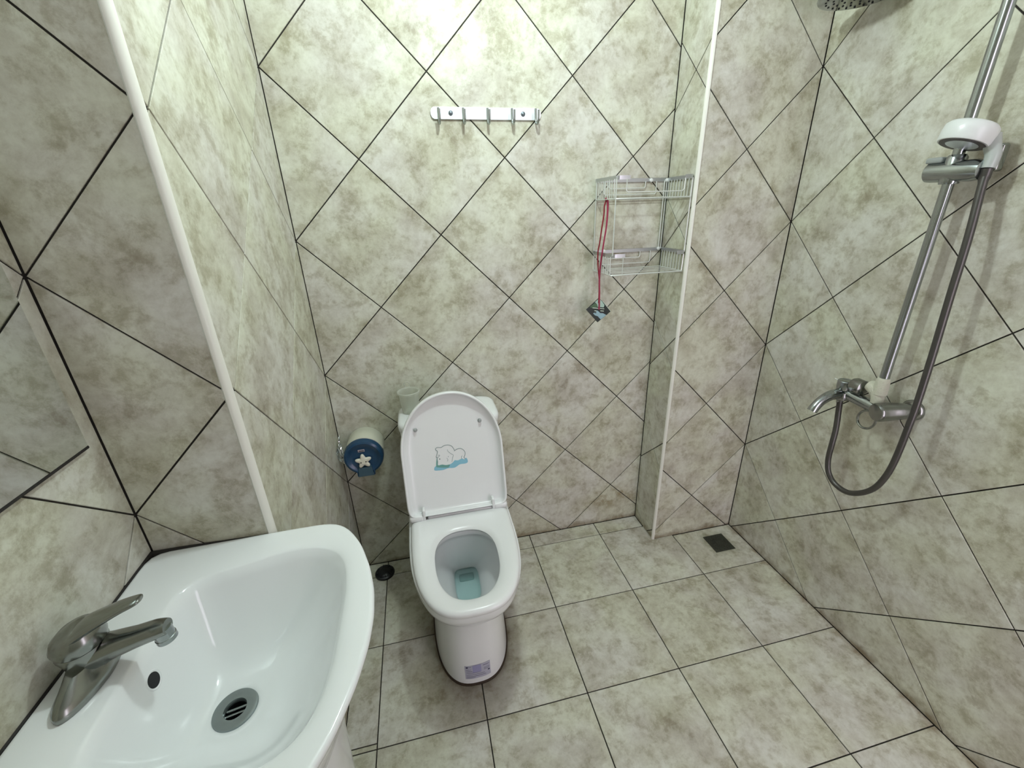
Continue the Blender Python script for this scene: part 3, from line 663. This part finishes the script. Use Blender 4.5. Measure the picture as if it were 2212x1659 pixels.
for x in (0.4475, 0.5180, 0.5885, 0.6610, 0.7330):
    MB().tube([(x, -0.0075, 1.597), (x, -0.0078, 1.575), (x, -0.010, 1.562), (x, -0.020, 1.5555), (x, -0.031, 1.5575), (x, -0.0375, 1.566), (x, -0.0395, 1.580), (x, -0.0400, 1.588)], [0.0032, 0.0032, 0.0032, 0.0032, 0.0032, 0.0031, 0.003, 0.003], 10, 4).obj('hook', M_hook, HR)

# ------------------------------------------------------------------ corner basket rack
RK = thing('corner_rack', 'two-tier silver wire rack hung in the corner beside the column', 'rack', (1.06, -0.07, 1.12))
BX0, BX1, BY0, BY1 = 0.9335, 1.1895, -0.0035, -0.1500
def band(pts, zc, h=0.0055, t=0.0016):
    """flat strip standing on edge along a path"""
    P = [Vector((x, y, zc)) for x, y in pts]; rr = []
    for i, p in enumerate(P):
        d = (P[min(i+1, len(P)-1)]-P[max(i-1, 0)]).normalized(); nrm = Vector((-d.y, d.x, 0))
        rr.append([p+nrm*t/2+Z*h, p-nrm*t/2+Z*h, p-nrm*t/2-Z*h, p+nrm*t/2-Z*h])
    return MB().loft(rr)
def arc(cx, cyy, r, a0, a1, n=6): return [(cx+r*math.cos(a0+(a1-a0)*k/n), cyy+r*math.sin(a0+(a1-a0)*k/n)) for k in range(n+1)]
def basket(zt, zb, low_front):
    w = 0.0016
    # rim strip: left side, back and right side, returning a little along the front
    rp = [(BX0+0.046, BY1)]+arc(BX0+0.016, BY1+0.016, 0.016, -PI/2, -PI)+[(BX0, BY0-0.005)]
    band(rp, zt).obj('side_rim', M_steel, RK)
    band([(BX0, BY0), (BX1-0.004, BY0)], zt).obj('back_rim', M_steel, RK)
    rp = [(BX1, BY0-0.003), (BX1, BY1+0.012)]+arc(BX1-0.010, BY1+0.010, 0.010, 0, -PI/2, 4)+[(BX1-0.030, BY1)]
    band(rp, zt).obj('side_rim', M_steel, RK)
    if low_front:
        MB().tube([(BX0+0.036, BY1, zt-0.004), (BX0+0.036, BY1, zt-0.034), (BX0+0.040, BY1, zt-0.040), (BX1-0.036, BY1, zt-0.040), (BX1-0.030, BY1, zt-0.034), (BX1-0.030, BY1, zt-0.004)], 0.0016, 8).obj('front_wire', M_wire, RK)
    else:
        MB().tube([(BX0+0.040, BY1, zt-0.002), (BX0+0.040, BY1, zb)], 0.0014, 8).obj('front_wire', M_wire, RK)
    # decorative dip wires at the back
    for dx0, dx1, dz in ((0.045, 0.175, 0.024), (0.030, 0.215, 0.043)):
        MB().tube([(BX0+dx0, BY0-0.002, zt-0.004), (BX0+dx0, BY0-0.002, zt-dz+0.004), (BX0+dx0+0.004, BY0-0.002, zt-dz), (BX0+dx1-0.004, BY0-0.002, zt-dz), (BX0+dx1, BY0-0.002, zt-dz+0.004), (BX0+dx1, BY0-0.002, zt-0.004)], 0.0016, 8).obj('back_wire', M_wire, RK)
    # side wires run down and across the bottom
    n = 9
    for i in range(n):
        y = BY0-0.010+(BY1-BY0+0.018)*i/(n-1)
        for sx_, xx in ((1, BX0), (-1, BX1)):
            MB().tube([(xx, y, zt-0.003), (xx+sx_*0.0015, y, zb+0.001)], w, 6).obj('side_wire', M_wire, RK)
    for i in range(5):
        y = BY0-0.010+(BY1-BY0+0.018)*i/4
        MB().tube([(BX0+0.001, y, zb), (BX1-0.001, y, zb)], 0.0013, 6).obj('bottom_wire', M_wire, RK)
    MB().tube([(BX0+0.0015, BY0-0.002, zb-0.001), (BX0+0.0015, BY1+0.004, zb-0.001), (BX0+0.006, BY1, zb-0.001), (BX1-0.006, BY1, zb-0.001), (BX1-0.0015, BY1+0.004, zb-0.001), (BX1-0.0015, BY0-0.002, zb-0.001), (BX0+0.0015, BY0-0.002, zb-0.001)], 0.0017, 8).obj('bottom_frame', M_wire, RK)
basket(1.4010, 1.3450, True)
basket(1.1800, 1.1215, False)
for x, y in ((BX0+0.004, BY1+0.002), (BX0+0.002, BY0-0.002), (BX1-0.003, BY0-0.002), (BX1-0.012, BY0-0.003), (BX1-0.002, BY1+0.004)):
    MB().tube([(x, y, 1.398), (x, y, 1.181)], 0.0022, 8).obj('upright', M_wire, RK)
for x, z in ((1.128, 1.3995), (1.186, 1.3985), (0.972, 1.182), (1.178, 1.182)):
    MB().lathe((x, -0.005, z), -Y, [(0.0062, 0), (0.0055, 0.004), (0.002, 0.0055)], 14).obj('wall_screw', M_white_pl, RK)

# ------------------------------------------------------------------ lanyard with card
ly = -0.083
LN = thing('key_card_lanyard', 'crimson cord with a small square dark card hanging from the wire rack', 'lanyard', (0.935, ly, 1.343))
def K(x, z, y=ly): return (x, y, z)
MB().tube([K(0.9345, 1.3475, ly), K(0.9375, 1.3400, ly+0.004), K(0.9335, 1.325, ly+0.004), K(0.9330, 1.300, ly+0.004), K(0.928, 1.26, ly+0.004), K(0.923, 1.215, ly+0.004), K(0.9195, 1.185, ly+0.006), K(0.9215, 1.14, ly+0.004), K(0.9255, 1.10), K(0.9275, 1.05), K(0.9270, 1.022)], 0.0022, 8, 5).obj('cord', M_red, LN)
MB().tube([K(0.9345, 1.3475, ly), K(0.9400, 1.338, ly-0.004), K(0.9415, 1.300, ly-0.004), K(0.9395, 1.262, ly-0.004), K(0.934, 1.220, ly-0.004), K(0.9285, 1.180, ly-0.006), K(0.9272, 1.140), K(0.9262, 1.10), K(0.9290, 1.05), K(0.9300, 1.00)], [0.0032, 0.0036, 0.0031, 0.0027, 0.0027, 0.0028, 0.0030, 0.0030, 0.0029, 0.0032], 8, 5).obj('cord', M_rose, LN)
def cardpoly(P, y0, y1, name, mat, par):
    n = len(P); V = [Vector((x, y0, z)) for x, z in P]+[Vector((x, y1, z)) for x, z in P]
    return MB().add(V, [tuple(range(n))[::-1], tuple(range(n, 2*n))]+[(i, (i+1) % n, n+(i+1) % n, n+i) for i in range(n)]).obj(name, mat, par, smooth=False)
cb = cardpoly([(0.8830, 1.0026), (0.9150, 1.0290), (0.9274, 1.0388), (0.9410, 1.0272), (0.9731, 0.9893), (0.9577, 0.9772), (0.9267, 0.9551)], ly+0.002, ly, 'card', M_card, LN)
for P, nm, mt, dy in (([(0.9135, 1.0262), (0.9286, 1.0370), (0.940, 1.0262), (0.9491, 1.0136), (0.9471, 1.0053), (0.9257, 1.0085), (0.922, 1.0179)], 'sky_print', M_cards, 0.0003),
                      ([(0.8956, 1.0108), (0.9136, 1.0231), (0.922, 1.0179), (0.9257, 1.0077), (0.9063, 1.0054)], 'leaf_print', M_cardg, 0.0004),
                      ([(0.9087, 0.9882), (0.920, 0.992), (0.923, 0.9971), (0.9332, 0.9894), (0.9448, 0.9861), (0.9577, 0.978), (0.9378, 0.964), (0.9273, 0.9758), (0.9156, 0.9807)], 'water_print', M_cardb, 0.0003),
                      ([(0.9062, 1.0081), (0.9489, 1.0013), (0.9491, 0.9993), (0.9063, 1.0058)], 'white_line_print', M_cardw, 0.0006),
                      ([(0.9132, 0.9979), (0.921, 0.997), (0.921, 0.9945), (0.9132, 0.9955)], 'white_line_print', M_cardw, 0.0006),
                      ([(0.935, 0.9960), (0.9478, 0.9938), (0.9479, 0.9915), (0.935, 0.9935)], 'white_line_print', M_cardw, 0.0006),
                      ([(0.915, 0.9905), (0.921, 0.9905), (0.921, 0.9880), (0.915, 0.9880)], 'dark_mark_print', M_blackpl, 0.0007),
                      ([(0.9335, 0.9905), (0.950, 0.9885), (0.955, 0.9845), (0.940, 0.9865), (0.933, 0.9875)], 'dark_mark_print', M_blackpl, 0.0007),
                      ([(0.9410, 1.0272), (0.9731, 0.9893), (0.9745, 0.9893), (0.942, 1.0284)], 'white_edge', M_cardw, 0.0003)):
    cardpoly(P, ly, ly-dy, nm, mt, cb)

# ------------------------------------------------------------------ shower
RX, RY = 1.507, -0.6190
sh = thing('shower_column', 'grey chrome shower riser with mixer and rain head on the right wall', 'shower', (XR-0.002, -0.645, 0.80))
MB().tube([(RX, RY, 0.835), (RX, RY, 1.30), (RX, RY, 1.95), (RX, RY+0.02, 2.03), (RX, RY+0.08, 2.08), (RX-0.01, RY+0.16, 2.085), (RX-0.02, RY+0.23, 2.05), (RX-0.03, RY+0.275, 1.97), (RX-0.033, RY+0.29, 1.86)], 0.0107, 20, 8).obj('riser', M_chrome2, sh)
MB().tube([(RX+0.004, RY, 1.86), (XR-0.003, RY, 1.86)], 0.007, 12).obj('wall_bracket', M_chrome2, sh)
RH = Vector((1.474, -0.318, 1.782))
rh = MB().lathe(RH, Z, [(0.080, -0.002), (0.088, 0.0), (0.090, 0.004), (0.088, 0.010), (0.06, 0.022), (0.02, 0.034), (0.014, 0.062), (0.010, 0.085)], 48).obj('rain_head', M_chrome2, sh)
nz_ = MB()
for R_, n_ in ((0.0, 1), (0.018, 6), (0.036, 12), (0.054, 18), (0.070, 24)):
    for k in range(n_):
        a = 2*PI*k/n_+R_*20; nz_.lathe((RH.x+R_*math.cos(a), RH.y+R_*math.sin(a), RH.z-0.002), -Z, [(0.0024, 0), (0.0022, 0.0012), (0.0008, 0.0016)], 8)
nz_.obj('nozzles', M_black, rh)
# slider holder
SY = RY
hd = MB().lathe((RX-0.001, SY+0.047, 1.3725), (0, -1, -0.02), [(0.016, -0.002), (0.0205, 0.002), (0.0215, 0.01), (0.0215, 0.088), (0.0190, 0.102), (0.014, 0.104)], 28).obj('slider_holder', M_chrome2, sh)
MB().lathe((RX, SY, 1.350), Z, [(0.0170, -0.004), (0.0185, 0.002), (0.0185, 0.048), (0.0145, 0.054)], 24).obj('slider_collar', M_chrome2, sh)
MB().rbox((RX-0.004, SY+0.034, 1.396), (0.024, 0.034, 0.012), 0.004, 3).obj('slider_lever', M_grey_pl, sh)
MB().rbox((RX+0.022, SY-0.062, 1.392), (0.020, 0.014, 0.052), 0.005, 3).obj('holder_clip', M_chrome, sh)
# hand shower resting in the holder
HS = thing('hand_shower', 'white round hand shower head resting in the slider holder', 'shower head', (RX, SY-0.055, 1.375))
FCN = Vector((1.482, -0.637, 1.4215)); AX = Vector((0.30, -0.08, 0.95)).normalized()
MB().lathe(FCN, AX, [(0.0335, -0.0010), (0.0415, -0.0005), (0.0435, 0.003), (0.0450, 0.020), (0.0445, 0.031), (0.040, 0.036), (0.02, 0.039)], 48).obj('head_shell', M_white_pl, HS)
MB().lathe(FCN, -AX, [(0.0385, 0.0), (0.0385, 0.0016), (0.028, 0.0020), (0.028, 0.0)], 48, False, False).obj('dark_ring', M_darkring, HS)
MB().lathe(FCN, -AX, [(0.0275, 0.0), (0.0272, 0.0020), (0.02, 0.0026), (0.005, 0.0028)], 40).obj('spray_face', M_steelw, HS)
MB().tube([FCN+AX*0.010+Vector((0.028, -0.026, 0.0)), (1.512, -0.672, 1.415), (1.511, -0.680, 1.395), (1.507, -0.681, 1.372)], [0.016, 0.0135, 0.0125, 0.0120], 20, 6).obj('handle', M_handle, HS)
# mixer
MZ = 0.800
MB().tube([(RX, -0.645, MZ-0.004), (RX, -0.535, MZ+0.004)], 0.0160, 24).obj('mixer_pipe', M_chrome2, sh)
MB().lathe((XR-0.0005, -0.671, 0.8065), -X, [(0.0275, 0), (0.0275, 0.004), (0.024, 0.010), (0.018, 0.013)], 32).obj('wall_flange', M_chrome, sh)
MB().tube([(XR-0.008, -0.671, 0.8065), (XR-0.030, -0.668, 0.8055), (XR-0.060, -0.652, 0.8005), (XR-0.078, -0.646, 0.7985)], [0.0165, 0.0215, 0.0250, 0.0250], 24, 5).obj('inlet_elbow', M_chrome, sh)
MB().lathe((XR-0.078, -0.646, 0.7985), Vector((-1, 0.25, -0.08)), [(0.0250, 0), (0.0250, 0.004), (0.022, 0.009), (0.008, 0.011)], 28).obj('inlet_cap', M_chrome, sh)
MB().tube([(1.502+0.004*math.cos(a), -0.612+0.0235*math.sin(a), 0.7585+0.0250*math.cos(a)*1.0) for a in [2*PI*k/28 for k in range(28)]]+[(1.506, -0.612, 0.7835)], 0.0033, 8).obj('ring', M_chrome, sh)
MB().lathe((1.5025, -0.527, 0.787), Z, [(0.013, -0.006), (0.0215, -0.001), (0.0235, 0.010), (0.0215, 0.021), (0.013, 0.026)], 24).obj('diverter_body', M_chrome, sh)
MB().tube([(1.497, -0.527, 0.801), (1.478, -0.528, 0.803), (1.452, -0.530, 0.7995), (1.428, -0.531, 0.788), (1.411, -0.532, 0.7715), (1.4045, -0.532, 0.760)], [0.0155, 0.0150, 0.0140, 0.0130, 0.0130, 0.0132], 20, 6).obj('spout', M_chrome2, sh)
MB().lathe((1.503, -0.528, 0.812), Z, [(0.010, 0.0), (0.0185, 0.003), (0.0200, 0.010), (0.0200, 0.028), (0.0180, 0.030), (0.0160, 0.0285)], 24).obj('diverter_knob', M_chrome2, sh)
MB().tube([(1.500, -0.512, 0.836), (1.498, -0.498, 0.8375)], 0.0012, 6).obj('knob_pin', M_white_pl, sh)
MB().lathe((1.507, -0.542, 0.836), -Y, [(0.008, 0.0), (0.0190, 0.004), (0.0225, 0.012), (0.0215, 0.034), (0.014, 0.040)], 24).obj('valve_body', M_chrome, sh)
random.seed(3)
MB().tube([(RX, RY+0.030, 0.852), (RX, RY+0.020, 0.849), (RX, RY+0.008, 0.842), (RX, RY+0.001, 0.828), (RX, RY, 0.812)], [0.0145, 0.0165, 0.0165, 0.0150, 0.0135], 20, 4).obj('thread_tape', M_tape, sh)
MB().tube([(RX, RY, 0.838), (RX, RY, 0.856), (RX, RY, 0.876), (RX, RY, 0.884)], [0.0165, 0.0165, 0.0150, 0.0125], 20, 3).obj('thread_tape', M_tape, sh)
# hose
hp = [(1.5025, -0.527, 0.786), (1.500, -0.531, 0.765), (1.489, -0.549, 0.700), (1.480, -0.5575, 0.655), (1.480, -0.560, 0.600), (1.480, -0.573, 0.561), (1.480, -0.600, 0.540), (1.480, -0.637, 0.538), (1.480, -0.672, 0.560), (1.480, -0.701, 0.598), (1.480, -0.717, 0.650), (1.480, -0.7235, 0.710), (1.478, -0.7265, 0.80), (1.479, -0.726, 0.86), (1.481, -0.7200, 0.98), (1.485, -0.7100, 1.12), (1.492, -0.700, 1.24), (1.502, -0.686, 1.33), (1.507, -0.681, 1.368)]
ho = MB().tube(hp, 0.0076, 14, 7).obj('shower_hose', M_hose)
mark(ho, label='dark flexible metal hose looping below the shower mixer', category='hose')
fe = MB().lathe((1.5025, -0.527, 0.789), -Z, [(0.0090, 0), (0.0090, 0.014), (0.0072, 0.020)], 16).obj('hose_nut', M_chrome, ho)
MB().lathe((1.507, -0.681, 1.372), -Z, [(0.0095, 0), (0.0095, 0.018), (0.0070, 0.028)], 16).obj('hose_nut', M_hose, ho)

# ------------------------------------------------------------------ floor drains
dr = thing('square_floor_drain', 'square blackened metal floor drain in the corner by the shower', 'drain', (1.450, -0.2455, 0.0))
SQ = 0.0445
MB().loft([[Vector((1.450+sx_*s_, -0.2455+sy2*s_, z)) for sx_, sy2 in ((-1, -1), (1, -1), (1, 1), (-1, 1))] for s_, z in ((SQ, 0.0), (SQ, 0.0018), (SQ-0.0015, 0.0024), (SQ-0.009, 0.0024), (SQ-0.010, 0.0012))]).obj('frame', M_drainm, dr, smooth=False)
MB().lathe((1.450, -0.2455, 0.0012), Z, [(0.034, 0.0), (0.033, 0.0016), (0.029, 0.0018), (0.028, 0.0004), (0.014, 0.0004), (0.013, 0.0016), (0.004, 0.0018)], 40).obj('grate', M_drainm, dr)
for k in range(16):
    a = 2*PI*k/16
    MB().rbox((1.450+0.021*math.cos(a), -0.2455+0.021*math.sin(a), 0.0022), (0.012, 0.0022, 0.0014), 0.0004, 1, Matrix.Rotation(a, 3, 'Z')).obj('grate_bar', M_drainm, dr)
rd = thing('round_floor_drain', 'round black plastic drain cover on the floor left of the toilet', 'drain', (0.079, -0.060, 0.0))
MB().lathe((0.079, -0.060, 0.0001), Z, [(0.0375, 0), (0.0380, 0.004), (0.0365, 0.008), (0.031, 0.011), (0.027, 0.0095), (0.024, 0.012), (0.016, 0.0155), (0.005, 0.017)], 44).obj('cover', M_blackpl, rd)
for k in range(8):
    a = 2*PI*k/8+0.2
    MB().rbox((0.079+0.0275*math.cos(a), -0.060+0.0275*math.sin(a), 0.0125), (0.012, 0.003, 0.004), 0.001, 1, Matrix.Rotation(a, 3, 'Z')).obj('rib', M_blackpl, rd)
